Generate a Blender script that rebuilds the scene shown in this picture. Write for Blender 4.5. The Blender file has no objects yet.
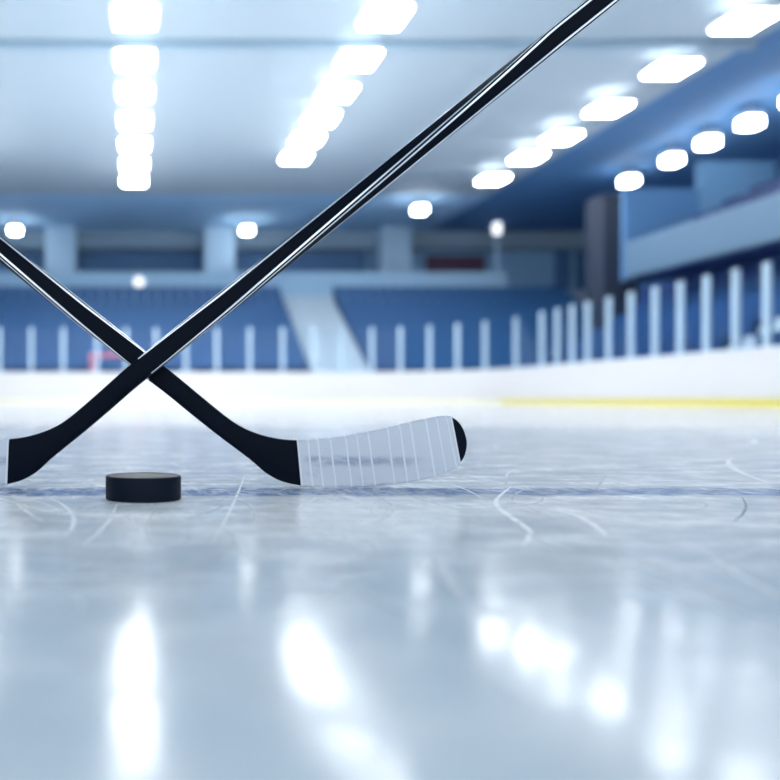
import bpy, bmesh, math, random
from mathutils import Vector
random.seed(7)
S = bpy.context.scene
C = S.collection
PI = math.pi

# ------------------------------------------------------------------ camera model
F = 900.0            # focal length in pixels of the 780 px frame
PX, PY = 138.0, 400.0   # vanishing point of the rink's long axis
CAM_Z = 0.10

# ------------------------------------------------------------------ node helpers
def srgb(r, g, b):
    def f(c):
        c /= 255.0
        return c / 12.92 if c <= 0.04045 else ((c + 0.055) / 1.055) ** 2.4
    return (f(r), f(g), f(b), 1.0)

def new_mat(name):
    m = bpy.data.materials.new(name)
    m.use_nodes = True
    nt = m.node_tree
    b = nt.nodes['Principled BSDF']
    return m, nt, b

def node(nt, kind, **kw):
    n = nt.nodes.new(kind)
    for k, v in kw.items():
        setattr(n, k, v)
    return n

def math_node(nt, op, a, b=None, c=None, clamp=False):
    n = node(nt, 'ShaderNodeMath', operation=op, use_clamp=clamp)
    for i, v in enumerate((a, b, c)):
        if v is None:
            continue
        if isinstance(v, (int, float)):
            n.inputs[i].default_value = v
        else:
            nt.links.new(v, n.inputs[i])
    return n.outputs[0]

def smooth(nt, v, lo, hi):
    n = node(nt, 'ShaderNodeMapRange', interpolation_type='SMOOTHSTEP')
    nt.links.new(v, n.inputs[0])
    n.inputs[1].default_value = lo
    n.inputs[2].default_value = hi
    return n.outputs[0]

def mixc(nt, fac, a, b):
    n = node(nt, 'ShaderNodeMix', data_type='RGBA')
    for sock, v in ((n.inputs[0], fac), (n.inputs[6], a), (n.inputs[7], b)):
        if isinstance(v, (int, float)):
            sock.default_value = v
        elif isinstance(v, tuple):
            sock.default_value = v
        else:
            nt.links.new(v, sock)
    return n.outputs[2]

def noise(nt, vec, scale, detail=4.0, rough=0.55, stretch=None):
    n = node(nt, 'ShaderNodeTexNoise')
    n.inputs['Scale'].default_value = scale
    n.inputs['Detail'].default_value = detail
    n.inputs['Roughness'].default_value = rough
    if stretch is not None:
        mp = node(nt, 'ShaderNodeMapping')
        mp.inputs['Scale'].default_value = stretch
        nt.links.new(vec, mp.inputs[0])
        vec = mp.outputs[0]
    nt.links.new(vec, n.inputs['Vector'])
    return n.outputs['Fac']

def plain(name, col, rough=0.6, metal=0.0, vary=0.08, scale=3.0, spec=0.5):
    """Painted / moulded surface with a slight uneven tone of its own."""
    m, nt, b = new_mat(name)
    tc = node(nt, 'ShaderNodeTexCoord')
    f = noise(nt, tc.outputs['Object'], scale)
    dark = tuple(c * (1 - vary) for c in col[:3]) + (1.0,)
    lite = tuple(min(1.0, c * (1 + vary)) for c in col[:3]) + (1.0,)
    nt.links.new(mixc(nt, f, dark, lite), b.inputs['Base Color'])
    b.inputs['Roughness'].default_value = rough
    b.inputs['Metallic'].default_value = metal
    b.inputs['Specular IOR Level'].default_value = spec
    return m

def glow(name, col, strength):
    m = bpy.data.materials.new(name)
    m.use_nodes = True
    nt = m.node_tree
    nt.nodes.clear()
    e = node(nt, 'ShaderNodeEmission')
    e.inputs[0].default_value = col
    e.inputs[1].default_value = strength
    o = node(nt, 'ShaderNodeOutputMaterial')
    nt.links.new(e.outputs[0], o.inputs[0])
    return m

LAMP = 34.0
M = {}
M['ceiling'] = plain('ceiling_paint', srgb(164, 180, 192), 0.8, vary=0.03, scale=0.3)
M['soffit'] = plain('blue_ceiling_paint', srgb(84, 134, 184), 0.8, vary=0.04, scale=0.3)
M['ceiling_bloom'] = plain('bloom_tinted_ceiling', srgb(166, 206, 238), 0.8, vary=0.04, scale=0.3)  # bloom at the back of the hall painted into the ceiling colour
M['beam'] = plain('beam_paint', srgb(142, 166, 184), 0.7)
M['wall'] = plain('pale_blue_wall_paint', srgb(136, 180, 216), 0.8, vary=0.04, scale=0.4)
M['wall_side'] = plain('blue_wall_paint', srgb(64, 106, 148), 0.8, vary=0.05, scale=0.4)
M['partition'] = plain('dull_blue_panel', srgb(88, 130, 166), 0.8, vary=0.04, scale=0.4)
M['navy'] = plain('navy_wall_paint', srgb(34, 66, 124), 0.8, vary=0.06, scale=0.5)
M['brown'] = plain('brown_grey_cladding', srgb(29, 42, 62), 0.7, vary=0.1, scale=1.0)
M['column'] = plain('column_paint', srgb(172, 202, 224), 0.75, vary=0.03)
M['parapet'] = plain('parapet_paint', srgb(160, 196, 222), 0.75, vary=0.03)
M['window'] = plain('dark_glazing', srgb(74, 116, 160), 0.6, vary=0.1)
M['concrete'] = plain('concrete', srgb(140, 160, 182), 0.85, vary=0.1, scale=2.0)
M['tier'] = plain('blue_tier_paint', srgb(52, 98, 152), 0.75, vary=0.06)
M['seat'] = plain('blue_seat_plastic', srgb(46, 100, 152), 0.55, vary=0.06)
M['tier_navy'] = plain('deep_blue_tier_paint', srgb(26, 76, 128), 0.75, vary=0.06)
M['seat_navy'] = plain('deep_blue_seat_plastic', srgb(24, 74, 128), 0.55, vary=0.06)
M['seat_dark'] = plain('navy_seat_plastic', srgb(16, 50, 98), 0.55, vary=0.06)
M['stair'] = plain('pale_stair_concrete', srgb(182, 200, 214), 0.8, vary=0.05)
M['fascia'] = plain('pale_fascia_panel', srgb(80, 108, 132), 0.6, vary=0.03)
M['board'] = plain('white_board_plastic', srgb(199, 198, 198), 0.35, vary=0.01)
M['rail'] = plain('pale_cap_rail', srgb(206, 216, 226), 0.4, vary=0.02)
M['kick'] = plain('yellow_kick_plastic', srgb(214, 200, 74), 0.4, vary=0.05)
M['kick_hazed'] = plain('haze_tinted_kick', srgb(216, 212, 180), 0.4, vary=0.03)  # the yellow strip paled to cream, distance haze put into its colour
M['post'] = plain('white_post_paint', srgb(168, 192, 210), 0.4, vary=0.02)
M['red'] = plain('red_rail_paint', srgb(222, 124, 142), 0.5)
M['maroon'] = plain('maroon_panel', srgb(88, 62, 86), 0.6, vary=0.1)
M['metal'] = plain('lamp_housing_paint', srgb(225, 230, 235), 0.45, vary=0.02)
M['lamp'] = glow('lit_diffuser', (0.96, 0.98, 1.0, 1.0), LAMP)
M['bloom_uplight'] = glow('added_bloom_emitter', (0.95, 0.98, 1.0, 1.0), 3.2)  # upward emission added to imitate the bloom around the lamps
M['spot'] = glow('lit_small_diffuser', (0.93, 0.97, 1.0, 1.0), 22.0)
M['spot_dim'] = glow('lit_wall_diffuser', (0.90, 0.95, 1.0, 1.0), 1.3)

# stick and puck
M['stick'] = plain('black_composite', srgb(11, 19, 31), 0.5, vary=0.12, scale=40, spec=0.05)
M['edge_glint'] = plain('silver_edge_glint', srgb(232, 240, 248), 0.34, metal=0.8, vary=0.03, scale=30)  # bright metal tone that paints in the specular lines on the shaft edges
M['puck'] = plain('black_rubber', srgb(9, 21, 37), 0.5, vary=0.15, scale=90, spec=0.12)
M['butt'] = plain('black_rubber_cap', srgb(14, 16, 20), 0.7)

def make_tape(name, col):
    m, nt, b = new_mat(name)
    tc = node(nt, 'ShaderNodeTexCoord')
    v = tc.outputs['Object']
    sep = node(nt, 'ShaderNodeSeparateXYZ')
    nt.links.new(v, sep.inputs[0])
    weave = noise(nt, v, 600, 2)
    base = mixc(nt, weave, tuple(c * 0.93 for c in col[:3]) + (1,), col)
    # grey-blue puck smudge rubbed along the middle of the tape
    n1 = noise(nt, v, 55, 5, 0.65, (0.55, 1, 1.6))
    n2 = noise(nt, v, 22, 3, 0.5, (1, 1, 1))
    zz = math_node(nt, 'ADD', sep.outputs[2], math_node(nt, 'MULTIPLY', n2, 0.010))
    band = math_node(nt, 'MULTIPLY', smooth(nt, zz, 0.026, 0.034), smooth(nt, zz, 0.043, 0.037))
    ax = math_node(nt, 'ADD', sep.outputs[0], 0.214)
    ends = math_node(nt, 'MULTIPLY', smooth(nt, ax, 0.168, 0.19), smooth(nt, ax, 0.33, 0.26))
    spots = smooth(nt, n1, 0.40, 0.62)
    sm = math_node(nt, 'MULTIPLY', math_node(nt, 'MULTIPLY', band, ends), math_node(nt, 'MULTIPLY_ADD', spots, 0.45, 0.12))
    low = math_node(nt, 'MULTIPLY', smooth(nt, sep.outputs[2], 0.034, 0.012), math_node(nt, 'MULTIPLY', smooth(nt, n1, 0.5, 0.75), 0.35))
    c = mixc(nt, sm, base, srgb(86, 108, 150))
    c = mixc(nt, low, c, srgb(120, 140, 175))
    nt.links.new(c, b.inputs['Base Color'])
    b.inputs['Roughness'].default_value = 0.75
    return m
M['tape'] = make_tape('white_cloth_tape', srgb(206, 216, 228))
M['tape_edge'] = plain('white_tape_overlap', srgb(222, 230, 238), 0.75, vary=0.02, scale=200)

def make_ice():
    m, nt, b = new_mat('skated_ice')
    g = node(nt, 'ShaderNodeNewGeometry')
    P = g.outputs['Position']
    sep = node(nt, 'ShaderNodeSeparateXYZ')
    nt.links.new(P, sep.inputs[0])
    X, Y = sep.outputs[0], sep.outputs[1]
    big = noise(nt, P, 1.0, 4, 0.55, (3.0, 4.0, 1))
    strk = noise(nt, P, 1.0, 6, 0.62, (11.0, 20.0, 1))
    hair = noise(nt, P, 1.0, 5, 0.68, (70.0, 26.0, 1))
    fine = noise(nt, P, 1.0, 5, 0.7, (210.0, 60.0, 1))
    # skated ice whitened from the line on, grazing reflection painted in; darker, smoother nearer
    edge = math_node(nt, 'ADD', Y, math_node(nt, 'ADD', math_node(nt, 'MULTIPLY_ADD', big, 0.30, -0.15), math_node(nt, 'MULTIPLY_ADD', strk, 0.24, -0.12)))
    worn_sheen = smooth(nt, edge, 0.42, 0.86)
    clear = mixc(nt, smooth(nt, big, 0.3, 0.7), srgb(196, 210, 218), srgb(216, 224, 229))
    sheen_tone = mixc(nt, smooth(nt, big, 0.3, 0.7), srgb(236, 238, 239), srgb(248, 248, 248))
    col = mixc(nt, worn_sheen, clear, sheen_tone)
    amt = math_node(nt, 'MULTIPLY_ADD', worn_sheen, 0.8, 0.2)
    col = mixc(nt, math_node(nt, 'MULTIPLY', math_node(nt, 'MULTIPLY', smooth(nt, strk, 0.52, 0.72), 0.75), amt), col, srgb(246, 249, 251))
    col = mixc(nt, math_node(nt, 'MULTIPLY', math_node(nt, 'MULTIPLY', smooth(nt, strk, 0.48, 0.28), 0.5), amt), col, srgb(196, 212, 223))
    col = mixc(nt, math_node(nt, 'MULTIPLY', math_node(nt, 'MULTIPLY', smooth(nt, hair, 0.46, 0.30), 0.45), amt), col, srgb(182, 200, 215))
    # painted line frozen into the ice, scuffed
    wob = noise(nt, P, 1.0, 5, 0.6, (14.0, 14.0, 1))
    yy = math_node(nt, 'ADD', Y, math_node(nt, 'MULTIPLY_ADD', wob, 0.07, -0.035))
    line = math_node(nt, 'MULTIPLY', smooth(nt, yy, 0.930, 0.955), smooth(nt, yy, 1.035, 1.010))
    scuff = math_node(nt, 'MULTIPLY_ADD', smooth(nt, hair, 0.62, 0.40), 0.5, 0.35)
    col = mixc(nt, math_node(nt, 'MULTIPLY', line, scuff), col, srgb(104, 132, 184))
    # frost specks
    col = mixc(nt, math_node(nt, 'MULTIPLY', smooth(nt, fine, 0.60, 0.72), 0.5), col, srgb(240, 246, 250))
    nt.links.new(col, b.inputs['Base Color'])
    r = math_node(nt, 'MULTIPLY_ADD', smooth(nt, strk, 0.35, 0.75), 0.14, 0.14)
    far = smooth(nt, Y, 1.5, 4.0)          # freshly flooded, glossier ice towards the boards
    r = math_node(nt, 'MULTIPLY', r, math_node(nt, 'MULTIPLY_ADD', worn_sheen, 0.2, 0.8))
    r = math_node(nt, 'MULTIPLY', r, math_node(nt, 'MULTIPLY_ADD', far, -0.6, 1.0))
    nt.links.new(r, b.inputs['Roughness'])
    frost = math_node(nt, 'ADD', math_node(nt, 'MULTIPLY', strk, 0.6), math_node(nt, 'MULTIPLY', hair, 0.4))
    shine = math_node(nt, 'MULTIPLY', smooth(nt, frost, 0.60, 0.40), 0.17)
    shine = math_node(nt, 'ADD', shine, math_node(nt, 'MULTIPLY', math_node(nt, 'SUBTRACT', 1.0, worn_sheen), 0.06))
    shine = math_node(nt, 'ADD', shine, math_node(nt, 'MULTIPLY', far, 0.5))
    nt.links.new(shine, b.inputs['Specular IOR Level'])
    b.inputs['IOR'].default_value = 1.31
    bump = node(nt, 'ShaderNodeBump')
    bump.inputs['Strength'].default_value = 0.10
    bump.inputs['Distance'].default_value = 0.002
    h = math_node(nt, 'ADD', strk, math_node(nt, 'MULTIPLY', fine, 0.25))
    nt.links.new(h, bump.inputs['Height'])
    nt.links.new(bump.outputs[0], b.inputs['Normal'])
    return m
M['ice'] = make_ice()

def make_snow(name, col, lo, hi, top):
    """Shaved ice in a skate groove: broken up, so partly see-through."""
    m, nt, b = new_mat(name)
    g = node(nt, 'ShaderNodeNewGeometry')
    f = noise(nt, g.outputs['Position'], 70, 5, 0.7)
    a = math_node(nt, 'MULTIPLY', smooth(nt, f, lo, hi), top)
    nt.links.new(a, b.inputs['Alpha'])
    b.inputs['Base Color'].default_value = col
    b.inputs['Roughness'].default_value = 0.6
    return m
M['snow'] = make_snow('skate_groove_snow', srgb(250, 252, 254), 0.22, 0.48, 0.92)
M['snow_soft'] = make_snow('faint_skate_groove', srgb(246, 249, 252), 0.28, 0.58, 0.55)
M['groove'] = make_snow('dark_skate_groove', srgb(92, 116, 150), 0.30, 0.55, 0.7)

def make_glass():
    m = bpy.data.materials.new('rink_glass')
    m.use_nodes = True
    nt = m.node_tree
    nt.nodes.clear()
    t = node(nt, 'ShaderNodeBsdfTransparent')
    t.inputs[0].default_value = (0.955, 0.975, 0.985, 1)
    gl = node(nt, 'ShaderNodeBsdfGlossy')
    gl.inputs['Roughness'].default_value = 0.03
    fr = node(nt, 'ShaderNodeFresnel')
    fr.inputs[0].default_value = 1.35
    mx = node(nt, 'ShaderNodeMixShader')
    o = node(nt, 'ShaderNodeOutputMaterial')
    ge = node(nt, 'ShaderNodeNewGeometry')      # reflect on the outer faces only
    front = math_node(nt, 'SUBTRACT', 1.0, ge.outputs['Backfacing'])
    nt.links.new(math_node(nt, 'MULTIPLY', fr.outputs[0], front), mx.inputs[0])
    nt.links.new(t.outputs[0], mx.inputs[1])
    nt.links.new(gl.outputs[0], mx.inputs[2])
    nt.links.new(mx.outputs[0], o.inputs[0])
    return m
M['glass'] = make_glass()

# ------------------------------------------------------------------ object helpers
def tag(o, label=None, cat=None, group=None, kind=None):
    if label: o['label'] = label
    if cat: o['category'] = cat
    if group: o['group'] = group
    if kind: o['kind'] = kind
    return o

def empty(name, loc=(0, 0, 0), rz=0.0):
    o = bpy.data.objects.new(name, None)
    o.empty_display_size = 0.1
    o.location = loc
    o.rotation_euler = (0, 0, rz)
    C.objects.link(o)
    return o

def link(name, bm, mats, parent=None, loc=(0, 0, 0), rz=0.0, smooth_shade=False):
    bmesh.ops.recalc_face_normals(bm, faces=bm.faces[:])
    me = bpy.data.meshes.new(name)
    bm.to_mesh(me)
    bm.free()
    for m in (mats if isinstance(mats, (list, tuple)) else [mats]):
        me.materials.append(m)
    if smooth_shade:
        me.polygons.foreach_set('use_smooth', [True] * len(me.polygons))
    o = bpy.data.objects.new(name, me)
    C.objects.link(o)
    o.location = loc
    o.rotation_euler = (0, 0, rz)
    if parent:
        o.parent = parent
    return o

def add_box(bm, x0, x1, y0, y1, z0, z1, bev=0.0):
    vs = [bm.verts.new(p) for p in ((x0, y0, z0), (x1, y0, z0), (x1, y1, z0), (x0, y1, z0),
                                    (x0, y0, z1), (x1, y0, z1), (x1, y1, z1), (x0, y1, z1))]
    fs = [bm.faces.new([vs[i] for i in q]) for q in ((3, 2, 1, 0), (4, 5, 6, 7), (0, 1, 5, 4), (1, 2, 6, 5), (2, 3, 7, 6), (3, 0, 4, 7))]
    if bev > 0:
        es = {e for f in fs for e in f.edges}
        bmesh.ops.bevel(bm, geom=list(es), offset=bev, segments=2, profile=0.5, affect='EDGES')

def box(name, x0, x1, y0, y1, z0, z1, m, parent=None, bev=0.0, loc=(0, 0, 0), rz=0.0):
    bm = bmesh.new()
    add_box(bm, x0, x1, y0, y1, z0, z1, bev)
    return link(name, bm, m, parent, loc, rz)

def add_tube(bm, p0, p1, r, n=12):
    p0, p1 = Vector(p0), Vector(p1)
    d = (p1 - p0).normalized()
    u = d.orthogonal().normalized()
    v = d.cross(u)
    a = [bm.verts.new(p0 + r * (math.cos(2 * PI * i / n) * u + math.sin(2 * PI * i / n) * v)) for i in range(n)]
    b = [bm.verts.new(p1 + r * (math.cos(2 * PI * i / n) * u + math.sin(2 * PI * i / n) * v)) for i in range(n)]
    for i in range(n):
        bm.faces.new((a[i], a[(i + 1) % n], b[(i + 1) % n], b[i]))
    bm.faces.new(a[::-1])
    bm.faces.new(b)

def copy_tree(o, parent=None):
    c = o.copy()
    C.objects.link(c)
    if parent:
        c.parent = parent
    for ch in list(o.children):
        copy_tree(ch, c)
    return c

ORD = ['first', 'second', 'third', 'fourth', 'fifth', 'sixth', 'seventh', 'eighth', 'ninth', 'tenth', 'eleventh',
       'twelfth', 'thirteenth', 'fourteenth', 'fifteenth', 'sixteenth', 'seventeenth', 'eighteenth', 'nineteenth', 'twentieth']

def struct(o, label, cat):
    return tag(o, label, cat, kind='structure')

# ------------------------------------------------------------------ ice with its skate marks
def floor_ice():
    bm = bmesh.new()
    x0, x1, y0, y1 = -11.8, 11.8, -8.0, 32.3
    f = bm.faces.new([bm.verts.new(p) for p in ((x0, y0, 0), (x1, y0, 0), (x1, y1, 0), (x0, y1, 0))])
    f.material_index = 0
    level = [0.0002]
    def ribbon(pts, w, mi):
        level[0] += 0.0000012
        z = level[0]
        n = len(pts)
        L, R = [], []
        for i, p in enumerate(pts):
            q0 = Vector(pts[max(0, i - 1)]); q1 = Vector(pts[min(n - 1, i + 1)])
            d = (q1 - q0).normalized()
            t = i / (n - 1)
            ww = w * 0.5 * max(0.08, math.sin(PI * min(1, max(0, t))) ** 0.6)
            L.append(bm.verts.new((p[0] - d.y * ww, p[1] + d.x * ww, z)))
            R.append(bm.verts.new((p[0] + d.y * ww, p[1] - d.x * ww, z)))
        for i in range(n - 1):
            fc = bm.faces.new((L[i], R[i], R[i + 1], L[i + 1]))
            fc.material_index = mi
    def arc(cx, cy, r, a0, a1, w, mi, n=22):
        ribbon([(cx + r * math.cos(a0 + (a1 - a0) * i / n), cy + r * math.sin(a0 + (a1 - a0) * i / n)) for i in range(n + 1)], w, mi)
    def ice_pt(px, py):
        y = F * CAM_Z / (py - PY)
        return ((px - PX) * y / F, y)
    def stroke(pix, w, mi):
        pts = [Vector(ice_pt(*p)) for p in pix]
        out = []
        for i in range(len(pts) - 1):
            a = pts[max(0, i - 1)]; b = pts[i]; c = pts[i + 1]; d = pts[min(len(pts) - 1, i + 2)]
            for k in range(8):
                t = k / 8
                out.append(0.5 * ((2 * b) + (c - a) * t + (2 * a - 5 * b + 4 * c - d) * t * t + (3 * b - a - 3 * c + d) * t ** 3))
        out.append(pts[-1])
        ribbon([tuple(p) for p in out], w, mi)
    # the grooves one can follow by eye
    stroke([(40, 497), (60, 503), (73, 516), (72, 528), (64, 537)], 0.0040, 1)
    stroke([(15, 503), (30, 514), (44, 522)], 0.0025, 1)
    stroke([(117, 504), (110, 519), (98, 533), (83, 545)], 0.0035, 1)
    stroke([(82, 512), (100, 506), (118, 503)], 0.0030, 2)
    stroke([(245, 475), (238, 493), (228, 515), (211, 545)], 0.0030, 1)
    stroke([(225, 505), (210, 512), (190, 517)], 0.0030, 2)
    stroke([(512, 486), (497, 499), (499, 508), (518, 522), (530, 533), (523, 547)], 0.0055, 1)
    stroke([(545, 508), (575, 515), (595, 526), (607, 537)], 0.0060, 1)
    stroke([(525, 506), (545, 515), (556, 521)], 0.0035, 2)
    stroke([(742, 497), (746, 506), (742, 515), (733, 522)], 0.0022, 3)
    stroke([(600, 545), (640, 560), (690, 580), (760, 620)], 0.0045, 2)
    stroke([(430, 553), (450, 580), (462, 603)], 0.0050, 2)
    stroke([(262, 556), (285, 549), (305, 545)], 0.0040, 2)
    stroke([(530, 538), (570, 549), (620, 556)], 0.0050, 2)
    stroke([(610, 468), (604, 478), (596, 490)], 0.0050, 2)
    stroke([(385, 486), (405, 494), (440, 505), (470, 512)], 0.0040, 2)
    stroke([(20, 590), (60, 572), (110, 560), (180, 556)], 0.0045, 2)
    stroke([(160, 573), (120, 578), (80, 583)], 0.0040, 2)
    # the many others
    for k in range(260):
        y = 0.45 + 1.9 * random.random() ** 1.3
        hx = 0.62 * y + 0.15
        x = random.uniform(-0.22 * y - 0.05, 0.75 * y + 0.05)
        r = random.uniform(0.08, 0.9)
        a = random.uniform(0, 2 * PI)
        span = random.uniform(0.06, 0.35) / r
        cx, cy = x - r * math.cos(a), y - r * math.sin(a)
        wide = random.uniform(0.0010, 0.0036)
        arc(cx, cy, r, a - span / 2, a + span / 2, wide, random.choice((1, 2, 2, 2, 2, 2)))
    for k in range(90):
        y = random.uniform(1.3, 6.0)
        x = random.uniform(-0.25 * y, 0.8 * y)
        r = random.uniform(0.5, 4)
        a = random.uniform(0, 2 * PI)
        span = random.uniform(0.3, 1.4) / r
        arc(x - r * math.cos(a), y - r * math.sin(a), r, a - span / 2, a + span / 2, random.uniform(0.004, 0.010), random.choice((1, 2, 2)))
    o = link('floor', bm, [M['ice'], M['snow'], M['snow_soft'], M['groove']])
    return struct(o, 'pale blue scratched ice sheet with a scuffed blue line', 'ice')
floor_ice()

# ------------------------------------------------------------------ hockey sticks
# blade profile in the photograph's pixel scale at the sticks' distance: (upper edge, lower edge, thickness in m)
PROF = [
    ((163, 364.5), (149.5, 380.3), .0225), ((180, 377.8), (167, 393.6), .0220), ((200, 394.5), (187, 410.0), .0205),
    ((219, 410.0), (207, 426.0), .0190), ((234, 421.5), (225, 440.0), .0175), ((246, 428.5), (240, 451.2), .0160),
    ((258, 433.4), (254, 462.0), .0148), ((270, 436.8), (267.5, 473.5), .0136), ((283, 439.2), (283, 481.5), .0126),
    ((297, 440.2), (301, 485.3), .0118), ((313, 440.0), (318, 486.3), .0112), ((330, 438.6), (336, 486.5), .0108),
    ((348, 436.0), (354.5, 486.1), .0104), ((366, 432.6), (373, 485.0), .0100), ((384, 428.6), (391, 483.3), .0096),
    ((402, 424.6), (410, 480.7), .0092), ((420, 420.4), (429, 476.9), .0088), ((436, 417.2), (446, 471.0), .0084),
    ((446, 416.4), (456, 465.8), .0080), ((453, 418.2), (460.5, 460.6), .0076), ((458.5, 423), (463.6, 455), .0070),
    ((462.6, 430), (465.4, 447.5), .0058), ((464.6, 435.5), (465.9, 442), .0040)]
SC = 865.0
def cat(a, b, c, d, t):
    return 0.5 * ((2 * b) + (c - a) * t + (2 * a - 5 * b + 4 * c - d) * t * t + (3 * b - a - 3 * c + d) * t ** 3)
def prof_at(u):
    i = min(len(PROF) - 2, max(0, int(u)))
    t = u - i
    q = [PROF[max(0, i - 1)], PROF[i], PROF[i + 1], PROF[min(len(PROF) - 1, i + 2)]]
    U = [cat(*(p[0][k] for p in q), t) for k in (0, 1)]
    L = [cat(*(p[1][k] for p in q), t) for k in (0, 1)]
    return U, L, cat(*(p[2] for p in q), t)

def section(cw, ct, hw, ht, r, ew, et, th):
    """16 points of a rounded rectangle; corner arcs of three facets."""
    out = []
    for (su, sv, a0) in ((1, 1, 0), (-1, 1, 90), (-1, -1, 180), (1, -1, 270)):
        for k in range(4):
            a = math.radians(a0 + 30 * k)
            u = su * (hw - r) + r * math.cos(a)
            v = sv * (ht - r) + r * math.sin(a)
            c, s = math.cos(th), math.sin(th)
            out.append((cw + ew * (u * c - v * s) + et * (u * s + v * c)))
    return out

def loft(bm, secs, mat_of=None):
    rings = [[bm.verts.new(p) for p in s] for s in secs]
    n = len(rings[0])
    for i in range(len(rings) - 1):
        for k in range(n):
            f = bm.faces.new((rings[i][k], rings[i][(k + 1) % n], rings[i + 1][(k + 1) % n], rings[i + 1][k]))
            if mat_of:
                f.material_index = mat_of(i, k)
    bm.faces.new(rings[0][::-1])
    bm.faces.new(rings[-1])

AX = 152.0      # the two sticks mirror each other about this pixel column
def make_stick(mirror, y, label):
    sx = -1.0 if mirror else 1.0
    # the sticks stand a few degrees askew so that one shaft passes just in front of the other
    cx = sx * (337 - AX) / SC
    yaw = -0.0533
    rx = (AX - PX) / SC + cx
    root = empty('hockey_stick', (rx, y, 0.0012 if mirror else 0.0), yaw)
    tilt = math.radians(1.85) if mirror else 0.0
    tag(root, label, 'hockey stick', 'crossed hockey sticks')
    et = Vector((0, -1, 0))
    def w(p):
        dx, dz = p[0] - 300.0, 470.0 - p[1]
        c, q = math.cos(tilt), math.sin(tilt)
        px_, pz_ = 299.2 + dx * c + dz * q, 470.0 - (dz * c - dx * q)
        return Vector((sx * (px_ - AX) / SC - cx, 0, (486.5 - pz_) / SC))
    def blade_bow(px):      # the blade's gentle hook away from the viewer
        t = max(0.0, (px - 300) / 165.0)
        return 0.004 * t * t
    def bl_sec(u, grow=0.0):
        U, L, th = prof_at(u)
        a, b = w(U), w(L)
        ew = (a - b)
        hw = ew.length / 2 + grow
        ew.normalize()
        ht = th / 2 + grow
        c = (a + b) / 2 + Vector((0, blade_bow((U[0] + L[0]) / 2), 0))
        return section(c, 0, hw, ht, min(hw, ht) * 0.55 if u > 1 else 0.0042, ew, et, 0.0)
    # blade with neck and heel
    bm = bmesh.new()
    N = 110
    loft(bm, [bl_sec(i / N * (len(PROF) - 1)) for i in range(N + 1)])
    bl = link('blade', bm, M['stick'], root)
    me = bl.data
    me.polygons.foreach_set('use_smooth', [True] * len(me.polygons))
    es = bl.modifiers.new('edges', 'EDGE_SPLIT'); es.split_angle = math.radians(35)
    # cloth tape, wrapped with overlaps
    bm = bmesh.new()
    lines = [293.5 if mirror else 297.2, 307.2, 317, 329, 344, 355, 366.5, 385.5, 397.5, 408, 423, 433.5, 443.5]
    def u_of(px):
        for i in range(len(PROF) - 1):
            if PROF[i][0][0] <= px <= PROF[i + 1][0][0]:
                return i + (px - PROF[i][0][0]) / (PROF[i + 1][0][0] - PROF[i][0][0])
    secs, mats = [], []
    for i, lx in enumerate(lines):
        nxt = lines[i + 1] if i + 1 < len(lines) else 449.0
        for px, g, mi in ((lx, .0007, 1), (lx + 0.2, .0011, 1), (lx + 1.5, .0011, 1), (lx + 1.8, .0007, 0)):
            secs.append(bl_sec(u_of(px), g)); mats.append(mi)
        k = max(2, int((nxt - lx) / 2.5))
        for j in range(1, k):
            secs.append(bl_sec(u_of(lx + 1.8 + (nxt - lx - 1.8) * j / k), .0007)); mats.append(0)
    secs.append(bl_sec(u_of(448.6), .0007)); mats.append(1)
    secs.append(bl_sec(u_of(449.0), .0011)); mats.append(1)
    secs.append(bl_sec(u_of(450.2), .0011)); mats.append(1)
    tp = link('blade_tape', bm_loft(bm, secs, mats), [M['tape'], M['tape_edge']], root)
    tag(tp, 'pale cloth tape wrapped round the blade')
    tp.data.polygons.foreach_set('use_smooth', [True] * len(tp.data.polygons))
    es = tp.modifiers.new('edges', 'EDGE_SPLIT'); es.split_angle = math.radians(35)
    # shaft: rectangular composite tube that twists a quarter turn, corner highlights painted on as silver facets
    U0, L0, th0 = prof_at(0)
    a, b = w(U0), w(L0)
    c0 = (a + b) / 2
    ew = (a - b).normalized()
    d = Vector((-ew.z * sx, 0, ew.x * sx))
    dd = Vector((-sx, 0, 0.797)).normalized()
    hw0 = (a - b).length / 2
    length = 1.36
    secs = []
    n = 130
    r = 0.0042
    for i in range(n + 1):
        s = length * i / n
        t = min(1.0, max(0.0, (s - 0.11) / 0.47))
        tw = -math.radians(86) * (t ** 1.15) if t < 1 else -math.radians(86)
        hw, ht = hw0 + (0.0128 - hw0) * min(1, s / 0.12), 0.01125
        # keep the outline's width even through the twist
        proj = abs((hw - r) * math.cos(tw)) + abs((ht - r) * math.sin(tw)) + r
        k = (0.0125 / proj) if s > 0.12 else 1 + (0.0125 / proj - 1) * s / 0.12
        e_w = Vector((dd.z, 0, -dd.x)) * (1 if dd.z * ew.x - dd.x * ew.z > 0 else -1)
        bl_t = min(1, s / 0.03)
        e_w = (ew * (1 - bl_t) + e_w * bl_t).normalized()
        rr = min(r, 0.0014 + 0.0030 * s / 0.12)
        secs.append(section(c0 + dd * s, 0, hw * k, ht * k, rr, e_w, et, tw))
    bm = bmesh.new()
    def glint_facet(i, k):
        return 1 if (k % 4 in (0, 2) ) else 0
    loft(bm, secs, glint_facet)
    sh = link('shaft', bm, [M['stick'], M['edge_glint']], root)
    # rubber cap on the butt end
    last = c0 + dd * length
    capsecs = []
    for s, g in ((-0.03, .0006), (0.0, .0010), (0.012, .0008), (0.018, -.002)):
        capsecs.append(section(last + dd * s, 0, 0.0125 + g, 0.0125 + g, 0.004, e_w, et, tw))
    bm = bmesh.new()
    loft(bm, capsecs)
    link('butt_cap', bm, M['butt'], root)
    return root

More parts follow.
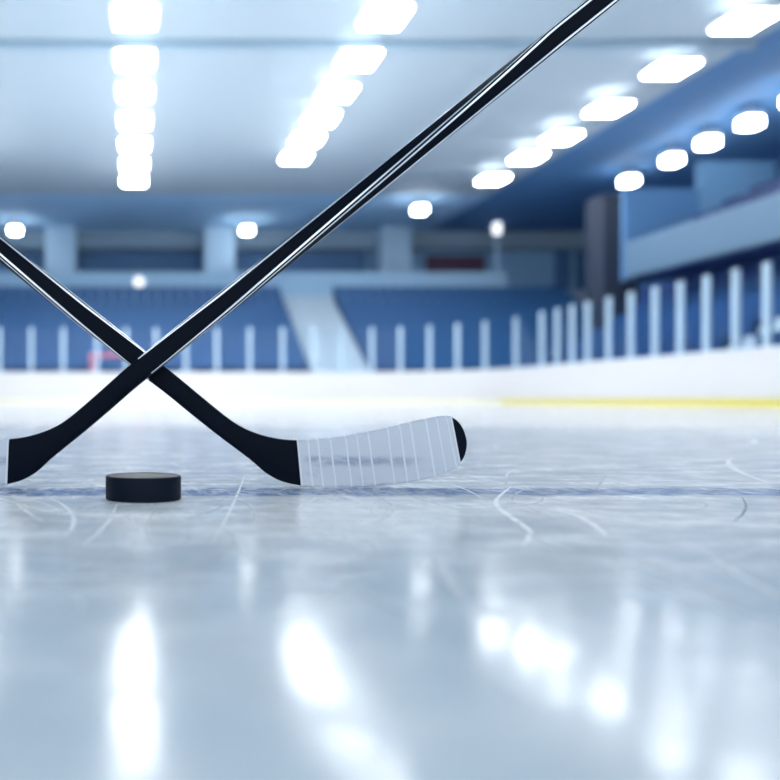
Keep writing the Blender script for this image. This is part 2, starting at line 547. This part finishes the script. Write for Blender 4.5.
def bm_loft(bm, secs, mats):
    loft(bm, secs, lambda i, k: mats[i])
    return bm

make_stick(False, 1.0400, 'rear black hockey stick whose white-taped blade lies right of the puck')
make_stick(True, 1.0400, 'front black hockey stick crossing over the other, shaft rising to upper right')

# ------------------------------------------------------------------ puck
def puck():
    R, H, b = 0.0381, 0.0240, 0.0017
    prof = [(R - 0.0030, 0.0)]
    for k in range(5):
        a = -PI / 2 + PI / 2 * k / 4
        prof.append((R - b + b * math.cos(a), b + b * math.sin(a)))
    for k in range(5):
        a = PI / 2 * k / 4
        prof.append((R - b + b * math.cos(a), H - b + b * math.sin(a)))
    prof += [(R - 0.0040, H - 0.0001), (R - 0.0046, H - 0.0005), (R - 0.010, H - 0.0006)]
    n = 96
    bm = bmesh.new()
    rings = [[bm.verts.new((r * math.cos(2 * PI * i / n), r * math.sin(2 * PI * i / n), z)) for i in range(n)] for r, z in prof]
    for j in range(len(rings) - 1):
        for i in range(n):
            bm.faces.new((rings[j][i], rings[j][(i + 1) % n], rings[j + 1][(i + 1) % n], rings[j + 1][i]))
    bm.faces.new(rings[0][::-1])
    bm.faces.new(rings[-1])
    o = link('hockey_puck', bm, M['puck'], None, ((143.3 - PX) / 991.0, 0.9085, 0.0003), smooth_shade=True)
    es = o.modifiers.new('edges', 'EDGE_SPLIT'); es.split_angle = math.radians(40)
    tag(o, 'small black rubber puck lying on the ice before the crossed sticks', 'puck')
puck()

# ------------------------------------------------------------------ rink boards, posts and glass
XS, YF, RC = 11.8, 32.3, 4.6
def rink_path():
    pts = [(-XS, -8.0), (-XS, YF - RC)]
    for k in range(1, 13):
        a = PI - PI / 2 * k / 12
        pts.append((-XS + RC + RC * math.cos(a), YF - RC + RC * math.sin(a)))
    for k in range(0, 13):
        a = PI / 2 - PI / 2 * k / 12
        pts.append((XS - RC + RC * math.cos(a), YF - RC + RC * math.sin(a)))
    pts.append((XS, -8.0))
    return pts
PATH = rink_path()

def wall_along(bm, pts, z0, z1, off0, off1):
    """A wall of given thickness following the rink outline (offsets outwards)."""
    n = len(pts)
    prof = []
    for i, p in enumerate(pts):
        q0, q1 = Vector(pts[max(0, i - 1)]), Vector(pts[min(n - 1, i + 1)])
        d = (q1 - q0).normalized()
        out = Vector((-d.y, d.x))
        a = Vector(p) + out * off0; b = Vector(p) + out * off1
        prof.append([bm.verts.new((a.x, a.y, z0)), bm.verts.new((b.x, b.y, z0)), bm.verts.new((b.x, b.y, z1)), bm.verts.new((a.x, a.y, z1))])
    for i in range(n - 1):
        for k in range(4):
            bm.faces.new((prof[i][k], prof[i][(k + 1) % 4], prof[i + 1][(k + 1) % 4], prof[i + 1][k]))
    bm.faces.new(prof[0]); bm.faces.new(prof[-1][::-1])

boards = empty('dasher_boards', (0, YF, 0))
tag(boards, 'white curved rink boards with a yellow kick strip enclosing the ice', 'rink boards')
def shifted(pts): return [(x, y - YF) for x, y in pts]
bm = bmesh.new(); wall_along(bm, shifted(PATH), 0.0, 1.06, 0.0, 0.16)
link('board_panel', bm, M['board'], boards)
bm = bmesh.new(); wall_along(bm, shifted(PATH), 1.0605, 1.10, -0.02, 0.20)
tag(link('cap_rail', bm, M['rail'], boards), 'pale cap rail along the top')
for i0, i1, m_, t_ in ((0, 5, 'kick', 'yellow kick strip along the left side'), (4, 25, 'kick_hazed', 'kick strip along the far end, haze painted in as cream'),
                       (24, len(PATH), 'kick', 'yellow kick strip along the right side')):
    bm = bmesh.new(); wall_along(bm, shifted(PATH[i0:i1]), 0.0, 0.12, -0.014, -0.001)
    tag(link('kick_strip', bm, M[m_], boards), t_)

def on_path(px):
    k = (px - PX) / F
    y = YF
    if k * YF <= XS - RC:
        p, d = (k * YF, YF), (1, 0)
    else:
        # side wall or corner
        if XS / k <= YF - RC:
            p, d = (XS, XS / k), (0, -1)
        else:
            lo, hi = 20.0, 40.0
            for _ in range(50):
                mid = (lo + hi) / 2
                r = math.hypot(k * mid - (XS - RC), mid - (YF - RC))
                if r < RC: lo = mid
                else: hi = mid
            p = (k * lo, lo)
            a = math.atan2(p[1] - (YF - RC), p[0] - (XS - RC))
            d = (math.sin(a), -math.cos(a))
    return Vector(p), Vector(d).normalized()

post_px = [-32, -1, 31, 63, 97, 126, 156, 186, 217, 250, 283, 314.5, 343, 372, 400, 428.5, 456, 483, 513, 538.5, 554, 568.7, 584,
           605, 627, 651, 676, 702, 731, 762, 797]
places = [on_path(p) for p in post_px]
def post_mesh():
    bm = bmesh.new()
    add_box(bm, -0.065, 0.065, -0.05, 0.05, 0.0, 1.60, 0.012)
    return bm
pm = None
LABEL_POST = {}
for i, px in enumerate(post_px):
    if px < -10: t = 'white stanchion just outside the left picture edge on the end boards'
    elif px < 300:
        k = [q for q in post_px if -10 < q < 300].index(px)
        t = 'white glass stanchion, %s from the left on the end boards' % ORD[k]
    elif px < 350:
        k = 0 if px < 330 else 1
        t = ('white stanchion before the pale stair aisle, the %s one' % ('left' if k == 0 else 'right'))
    elif px < 560:
        k = [q for q in post_px if 350 < q < 560].index(px)
        t = 'white glass stanchion, %s to the right of the pale stair aisle' % ORD[k]
    elif px < 790:
        k = [q for q in post_px if 560 < q < 790][::-1].index(px)
        t = 'white glass stanchion on the side boards, %s from the right picture edge' % ORD[k]
    else: t = 'white stanchion just outside the right picture edge on the side boards'
    p, d = places[i]
    out = Vector((-d.y, d.x))
    loc = (p.x + out.x * 0.10, p.y + out.y * 0.10, 1.1002)
    rz = math.atan2(d.y, d.x)
    if pm is None:
        o = link('glass_stanchion', post_mesh(), M['post'], None, loc, rz)
        pm = o
    else:
        o = pm.copy(); C.objects.link(o); o.location = loc; o.rotation_euler = (0, 0, rz)
    tag(o, t, 'post', 'stanchions holding the rink glass')
    LABEL_POST[i] = t
for i in range(len(post_px) - 1):
    (p0, d0), (p1, d1) = places[i], places[i + 1]
    a = p0 + Vector((-d0.y, d0.x)) * 0.10; b = p1 + Vector((-d1.y, d1.x)) * 0.10
    L = (b - a).length
    ang = math.atan2((b - a).y, (b - a).x)
    c = (a + b) / 2
    o = box('rink_glass', -L / 2 + 0.075, L / 2 - 0.075, -0.006, 0.006, 0.0, 1.52, M['glass'], None, 0.0, (c.x, c.y, 1.1003), ang)
    t = LABEL_POST[i].replace('white glass stanchion', 'stanchion').replace('white stanchion', 'stanchion')
    t = 'clear glass pane right of the ' + t.replace(',', '').replace('just outside', 'outside')
    words = t.split()
    tag(o, ' '.join(words[:16]), 'glass pane', 'panes of the rink glass')

# ------------------------------------------------------------------ room shell
ZC = 8.6
struct(box('floor', -22.5, 22.5, -8.5, 46.2, -0.25, -0.02, M['concrete']), 'grey concrete floor around the ice sheet', 'floor')
struct(box('ceiling', -15.2, 14.6, -8.5, 37.2, ZC, ZC + 0.2, M['ceiling']), 'pale grey ceiling over the ice', 'ceiling')
struct(box('ceiling', -15.2, 14.6, 37.2, 46.2, ZC, ZC + 0.2, M['ceiling_bloom']), 'ceiling over the far stand, bloom painted in as light blue', 'ceiling')
struct(box('ceiling', 14.6, 22.7, -8.5, 46.2, ZC - 0.02, ZC + 0.2, M['soffit']), 'blue ceiling strip over the side stand', 'ceiling')
struct(box('wall_back', -22.7, 22.7, 46.2, 46.4, -0.25, ZC + 0.2, M['wall']), 'pale blue wall behind the far stand', 'wall')
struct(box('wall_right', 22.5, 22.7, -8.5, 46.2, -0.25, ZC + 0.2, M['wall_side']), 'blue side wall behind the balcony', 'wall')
struct(box('wall_left', -15.4, -15.2, -8.5, 46.2, -0.25, ZC + 0.2, M['wall']), 'pale blue wall beyond the left boards', 'wall')
struct(box('ceiling_beam', -15.2, 14.6, 21.2, 21.5, ZC - 0.16, ZC, M['beam']), 'grey cross beam under the ceiling', 'beam')
struct(box('trim_1', -15.2, 22.5, 45.2, 46.2, 7.75, ZC, M['beam']), 'grey blue bulkhead above the back windows', 'trim')
struct(box('trim_2', -15.2, 17.3, 42.2, 42.6, 4.6, 6.1, M['parapet']), 'pale parapet along the top of the far stand', 'parapet')
struct(box('floor', -15.2, 22.5, 42.6, 46.2, 4.6, 5.3, M['concrete']), 'concourse slab behind the far parapet', 'floor')
for i, (x0, lab) in enumerate(((-4.55, 'pale column left of the back windows behind the left stick'),
                               (3.25, 'pale column between the two dark back windows'),
                               (11.9, 'pale column right of the dark back windows'))):
    struct(box('column', x0, x0 + 1.5, 44.0, 45.2, 5.3, ZC, M['column'], bev=0.05), lab, 'column')
for i, (x0, x1, lab) in enumerate(((-12.0, -4.6, 'dark window at the far left behind the left column'),
                                   (-3.0, 3.2, 'wide dark window behind the left stick'),
                                   (4.8, 11.6, 'wide dark window behind the front stick shaft'),
                                   (21.35, 22.1, 'narrow dark opening in the corner of the back wall'))):
    w = struct(box('window_%d' % (i + 1), x0, x1, 46.0, 46.19, 5.9 if i < 3 else 5.4, 7.7 if i < 3 else 8.3, M['window']), lab, 'window')

# maroon notice panel on the back wall
o = box('wall_panel', -1.5, 1.5, -0.06, 0.06, 0, 1.05, M['maroon'], None, 0.02, (16.25, 46.1, 6.45))
tag(o, 'dark maroon panel on the back wall right of the columns', 'wall panel')

# ------------------------------------------------------------------ stands
def stand(name, label, group, width, tiers, run, rise, z0, loc, rz, mt, ms):
    """Tiered stand; local x along the rows, local y uphill."""
    root = empty(name, loc, rz)
    tag(root, label, 'seating stand', group)
    bm = bmesh.new()
    vs = [(0, 0)]
    y = 0
    for k in range(tiers):
        vs.append((y, z0 + rise * k)); y += run; vs.append((y, z0 + rise * k))
    vs.append((y, 0))
    A = [bm.verts.new((0, a, b)) for a, b in vs]; B = [bm.verts.new((width, a, b)) for a, b in vs]
    n = len(vs)
    for i in range(n):
        bm.faces.new((A[i], A[(i + 1) % n], B[(i + 1) % n], B[i]))
    bm.faces.new(A[::-1]); bm.faces.new(B)
    link('tier_steps', bm, mt, root)
    row = None
    for k in range(tiers):
        loc2 = (0, run * k, z0 + rise * k)
        if row is None:
            bm = bmesh.new()
            ns = int(width / 0.52)
            pitch = (width - 0.1) / ns
            for j in range(ns):
                x = 0.05 + j * pitch
                add_box(bm, x + 0.03, x + pitch - 0.03, run * 0.36, run * 0.90, 0.36, 0.41)          # seat pan
                add_box(bm, x + 0.03, x + pitch - 0.03, run * 0.88, run * 0.96, 0.38, 0.80)          # back
            add_box(bm, 0.05, width - 0.05, run * 0.62, run * 0.70, 0.30, 0.355)                       # carrying beam
            for j in range(max(2, int(width / 1.6)) + 1):
                x = 0.12 + (width - 0.3) * j / max(2, int(width / 1.6))
                add_box(bm, x, x + 0.06, run * 0.62, run * 0.70, 0.0005, 0.30)
            row = link('seat_row', bm, ms, root, loc2)
        else:
            c = row.copy(); C.objects.link(c); c.parent = root; c.location = loc2
    return root

def stairs(name, label, width, steps, run, rise, z0, loc, rz, m):
    bm = bmesh.new()
    vs = [(0, 0)]
    y = 0
    for k in range(steps):
        vs.append((y, z0 + rise * (k + 1))); y += run; vs.append((y, z0 + rise * (k + 1)))
    vs.append((y, 0))
    A = [bm.verts.new((0, a, b)) for a, b in vs]; B = [bm.verts.new((width, a, b)) for a, b in vs]
    n = len(vs)
    for i in range(n):
        bm.faces.new((A[i], A[(i + 1) % n], B[(i + 1) % n], B[i]))
    bm.faces.new(A[::-1]); bm.faces.new(B)
    o = link(name, bm, m, None, loc, rz)
    tag(o, label, 'stairs')
    return o

G1 = 'seating stands at the far end'
stand('seating_stand', 'wide blue seating stand behind the far boards, left of the pale aisle', G1, 21.5, 10, 0.75, 0.40, 1.0, (-14.8, 34.6, 0), 0, M['tier'], M['seat'])
stand('seating_stand', 'blue seating stand behind the far boards, right of the pale aisle', G1, 11.0, 10, 0.75, 0.40, 1.0, (9.05, 34.6, 0), 0, M['tier'], M['seat'])
stairs('stair_aisle', 'pale concrete stair aisle between the two far seating stands', 2.25, 20, 0.375, 0.20, 0.9, (6.75, 34.6, 0), 0, M['stair'])
G2 = 'seating stands along the right side'
# local x along -Y world when turned by -90 degrees: uphill becomes +X
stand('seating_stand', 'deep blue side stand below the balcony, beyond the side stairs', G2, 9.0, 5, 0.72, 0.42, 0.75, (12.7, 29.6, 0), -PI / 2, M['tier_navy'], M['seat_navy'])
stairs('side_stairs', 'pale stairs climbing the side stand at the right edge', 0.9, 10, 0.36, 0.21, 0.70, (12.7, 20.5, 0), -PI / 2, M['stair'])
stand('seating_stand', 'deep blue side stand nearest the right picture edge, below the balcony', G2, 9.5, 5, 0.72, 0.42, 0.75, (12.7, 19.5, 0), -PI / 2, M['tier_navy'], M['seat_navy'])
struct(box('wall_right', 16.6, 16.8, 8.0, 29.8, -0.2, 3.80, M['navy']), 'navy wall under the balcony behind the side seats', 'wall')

# ------------------------------------------------------------------ balcony
bal = empty('balcony', (15, 18, 0))
struct(bal, 'pale fronted balcony over the right side stand', 'balcony')
def lb(name, x0, x1, y0, y1, z0, z1, m, bev=0.0):
    return box(name, x0 - 15, x1 - 15, y0 - 18, y1 - 18, z0, z1, m, bal, bev)
lb('fascia', 15.0, 15.25, 8.0, 27.7, 3.85, 4.95, M['fascia'], 0.04)
lb('slab', 15.25, 22.5, 8.0, 27.7, 3.85, 4.20, M['navy'])
st = stand('balcony_seating', 'navy seat rows on the balcony above the pale front', 'balcony seating', 17.5, 3, 0.8, 0.40, 0.55, (15.7, 26.6, 4.201), -PI / 2, M['seat_dark'], M['seat_dark'])
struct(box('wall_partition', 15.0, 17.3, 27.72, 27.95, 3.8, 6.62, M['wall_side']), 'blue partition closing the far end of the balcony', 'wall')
struct(box('wall_partition', 17.3, 19.6, 27.72, 27.95, 3.8, 7.45, M['partition']), 'taller pale partition behind the balcony seats', 'wall')
struct(box('column', 15.5, 16.7, 30.0, 31.2, -0.02, 7.0, M['brown'], bev=0.03), 'dark brown grey pillar beyond the end of the balcony', 'column')

# ------------------------------------------------------------------ red guard rail behind the far boards
def red_rail():
    root = empty('guard_rail', (-0.85, 33.5, 0))
    tag(root, 'red tubular guard rail behind the glass left of the crossing sticks', 'guard rail')
    for x in (-0.86, 0.86):
        bm = bmesh.new(); add_tube(bm, (x, 0, -0.02), (x, 0, 1.75), 0.085); link('upright', bm, M['red'], root)
    bm = bmesh.new(); add_tube(bm, (-0.95, 0, 1.76), (0.95, 0, 1.76), 0.08); link('top_bar', bm, M['red'], root)
red_rail()

# ------------------------------------------------------------------ lamps
ZL = 8.2
def make_panel(w, l):
    root = empty('ceiling_light')
    bm = bmesh.new()
    t = 0.05
    add_box(bm, -w / 2, w / 2, -l / 2, -l / 2 + t, -0.03, 0.06)
    add_box(bm, -w / 2, w / 2, l / 2 - t, l / 2, -0.03, 0.06)
    add_box(bm, -w / 2, -w / 2 + t, -l / 2 + t, l / 2 - t, -0.03, 0.06)
    add_box(bm, w / 2 - t, w / 2, -l / 2 + t, l / 2 - t, -0.03, 0.06)
    link('frame', bm, M['metal'], root)
    bm = bmesh.new()
    add_box(bm, -w / 2 + t + .002, w / 2 - t - .002, -l / 2 + t + .002, l / 2 - t - .002, 0.03, 0.06)
    link('added_top_glow', bm, M['bloom_uplight'], root)  # added glowing top, brightens the ceiling like bloom
    bm = bmesh.new()
    add_box(bm, -w / 2 + t + .002, w / 2 - t - .002, -l / 2 + t + .002, l / 2 - t - .002, -0.09, 0.029)
    link('diffuser', bm, M['lamp'], root)
    for sx in (-1, 1):
        bm = bmesh.new()
        add_tube(bm, (sx * w * 0.46, 0, 0.06), (sx * w * 0.46, 0, ZC - ZL - 0.001), 0.012, 8)
        link('hanger_rod', bm, M['metal'], root)
    return root
proto = None
rows = [
    ('in the row straight above the puck', 'lights in the row above the puck', [(135, 15), (135, 58), (135, 91), (135, 119), (134.5, 143), (134.5, 163), (134, 180)]),
    ('in the slanting row left of the front stick', 'lights in the second row', [(385, 15), (358, 58), (337, 91), (321, 117), (307, 138), (296, 156)]),
    ('in the slanting row right of the front stick', 'lights in the third row', [(745, 19), (671, 67), (608, 107), (561, 136), (528, 156), (493, 178)]),
]
for (where, grp, pts) in rows:
    for k, (px, py) in enumerate(pts):
        y = F * (ZL - CAM_Z) / (PY - py)
        x = (px - PX) * y / F
        if proto is None:
            o = proto = make_panel(0.93, 1.08)
        else:
            o = copy_tree(proto)
        o.location = (x, y, ZL)
        which = 'nearest' if k == 0 else ('farthest' if k == len(pts) - 1 else ORD[k] + ' from the top')
        tag(o, 'bright ceiling light, %s %s' % (which, where), 'ceiling light', grp)
for k in range(6):       # the matching row beyond the left picture edge, mirrored from the second row
    px, py = rows[1][2][k]
    y = F * (ZL - CAM_Z) / (PY - py)
    o = copy_tree(proto)
    o.location = (-(px - PX) * y / F, y, ZL)
    tag(o, 'bright ceiling light, %s in the row beyond the left picture edge' % ORD[k], 'ceiling light', 'lights in the row beyond the left edge')

for x, nm in ((0.0, 'above the puck'), (5.25, 'left of the front stick'), (-5.25, 'beyond the left picture edge'), (12.9, 'right of the front stick')):  # unseen lamps added overhead to brighten the near ice
    for k in range(3):
        o = copy_tree(proto)
        o.location = (x, 16.2 - 2.6 * k, ZL)
        tag(o, 'added unseen ceiling light above the picture, %s nearer than the row %s' % (ORD[k], nm), 'ceiling light', 'added ceiling lights above the picture')

def make_small():
    root = empty('small_ceiling_light')
    bm = bmesh.new()
    add_box(bm, -0.26, 0.26, -0.26, 0.26, 0.0, 0.16, 0.05)
    link('housing', bm, M['metal'], root)
    bm = bmesh.new()
    add_box(bm, -0.23, 0.23, -0.23, 0.23, -0.24, -0.0005)
    link('diffuser', bm, M['spot'], root)
    bm = bmesh.new()
    add_tube(bm, (0, 0, 0.16), (0, 0, ZC - ZL - 0.022), 0.03, 8)
    link('stem', bm, M['metal'], root)
    return root
sproto = None
small = [((629, 178), 'small ceiling light above the dark pillar, farthest over the balcony'),
         ((672, 157), 'small ceiling light over the balcony, second from the pillar'),
         ((708, 139), 'small ceiling light over the balcony, third from the pillar'),
         ((750, 119), 'small ceiling light over the balcony, fourth from the pillar'),
         ((796, 96), 'small ceiling light over the balcony, just outside the right edge'),
         ((15, 228), 'small ceiling light above the left stick at the far left'),
         ((247, 228), 'small ceiling light beside the column between the back windows'),
         ((420, 207), 'small lone ceiling light right of the front stick over the far stand')]
for (px, py), lab in small:
    y = F * (ZL - CAM_Z) / (PY - py)
    if sproto is None:
        o = sproto = make_small()
    else:
        o = copy_tree(sproto)
    o.location = ((px - PX) * y / F, y, ZL)
    tag(o, lab, 'ceiling light', 'small ceiling lights')

def pole_lamp():
    Y = 43.0
    x = (497 - PX) * Y / F
    root = empty('pole_light', (x, Y, 5.3005))
    tag(root, 'slim light on a pale pole at the top of the far stand', 'pole light')
    bm = bmesh.new(); add_tube(bm, (0, 0, 0), (0, 0, 2.70), 0.10); link('pole', bm, M['column'], root)
    bm = bmesh.new()
    add_box(bm, -0.16, 0.16, -0.16, 0.16, 2.7005, 3.25, 0.05)
    link('lamp_head', bm, M['spot_dim'], root)
pole_lamp()
def wall_lamp():
    root = empty('wall_light', (0.04, 42.19, 5.62))
    tag(root, 'small round light on the pale parapet above the crossed sticks', 'wall light')
    bm = bmesh.new(); add_tube(bm, (0, 0, 0), (0, -0.10, 0), 0.27, 24); link('rim', bm, M['metal'], root)
    bm = bmesh.new(); add_tube(bm, (0, -0.1005, 0), (0, -0.16, 0), 0.22, 24); link('diffuser', bm, M['spot_dim'], root)
wall_lamp()

# ------------------------------------------------------------------ soft fill light, added through the hall end left open behind the viewer
w = bpy.data.worlds.new('rear_fill_light')
S.world = w
w.use_nodes = True
bg = w.node_tree.nodes['Background']
bg.inputs[0].default_value = (0.90, 0.95, 1.0, 1)
bg.inputs[1].default_value = 1.25

# ------------------------------------------------------------------ camera
cam = bpy.data.cameras.new('camera')
co = bpy.data.objects.new('camera', cam)
C.objects.link(co)
co.location = (0, 0, CAM_Z)
co.rotation_euler = (PI / 2, 0, 0)
cam.sensor_width = 36.0
cam.lens = F / 780.0 * 36.0
cam.shift_x = (390.0 - PX) / 780.0
cam.shift_y = -(390.0 - PY) / 780.0
cam.clip_start = 0.01
cam.clip_end = 200
cam.dof.use_dof = True
cam.dof.focus_distance = 1.0
cam.dof.aperture_fstop = 3.3
S.camera = co

S.view_settings.view_transform = 'Standard'
S.view_settings.look = 'None'
S.view_settings.gamma = 1.0
S.view_settings.exposure = 0.46
S.cycles.use_denoising = True
S.cycles.max_bounces = 8
S.cycles.transparent_max_bounces = 24
S.cycles.sample_clamp_indirect = 8.0
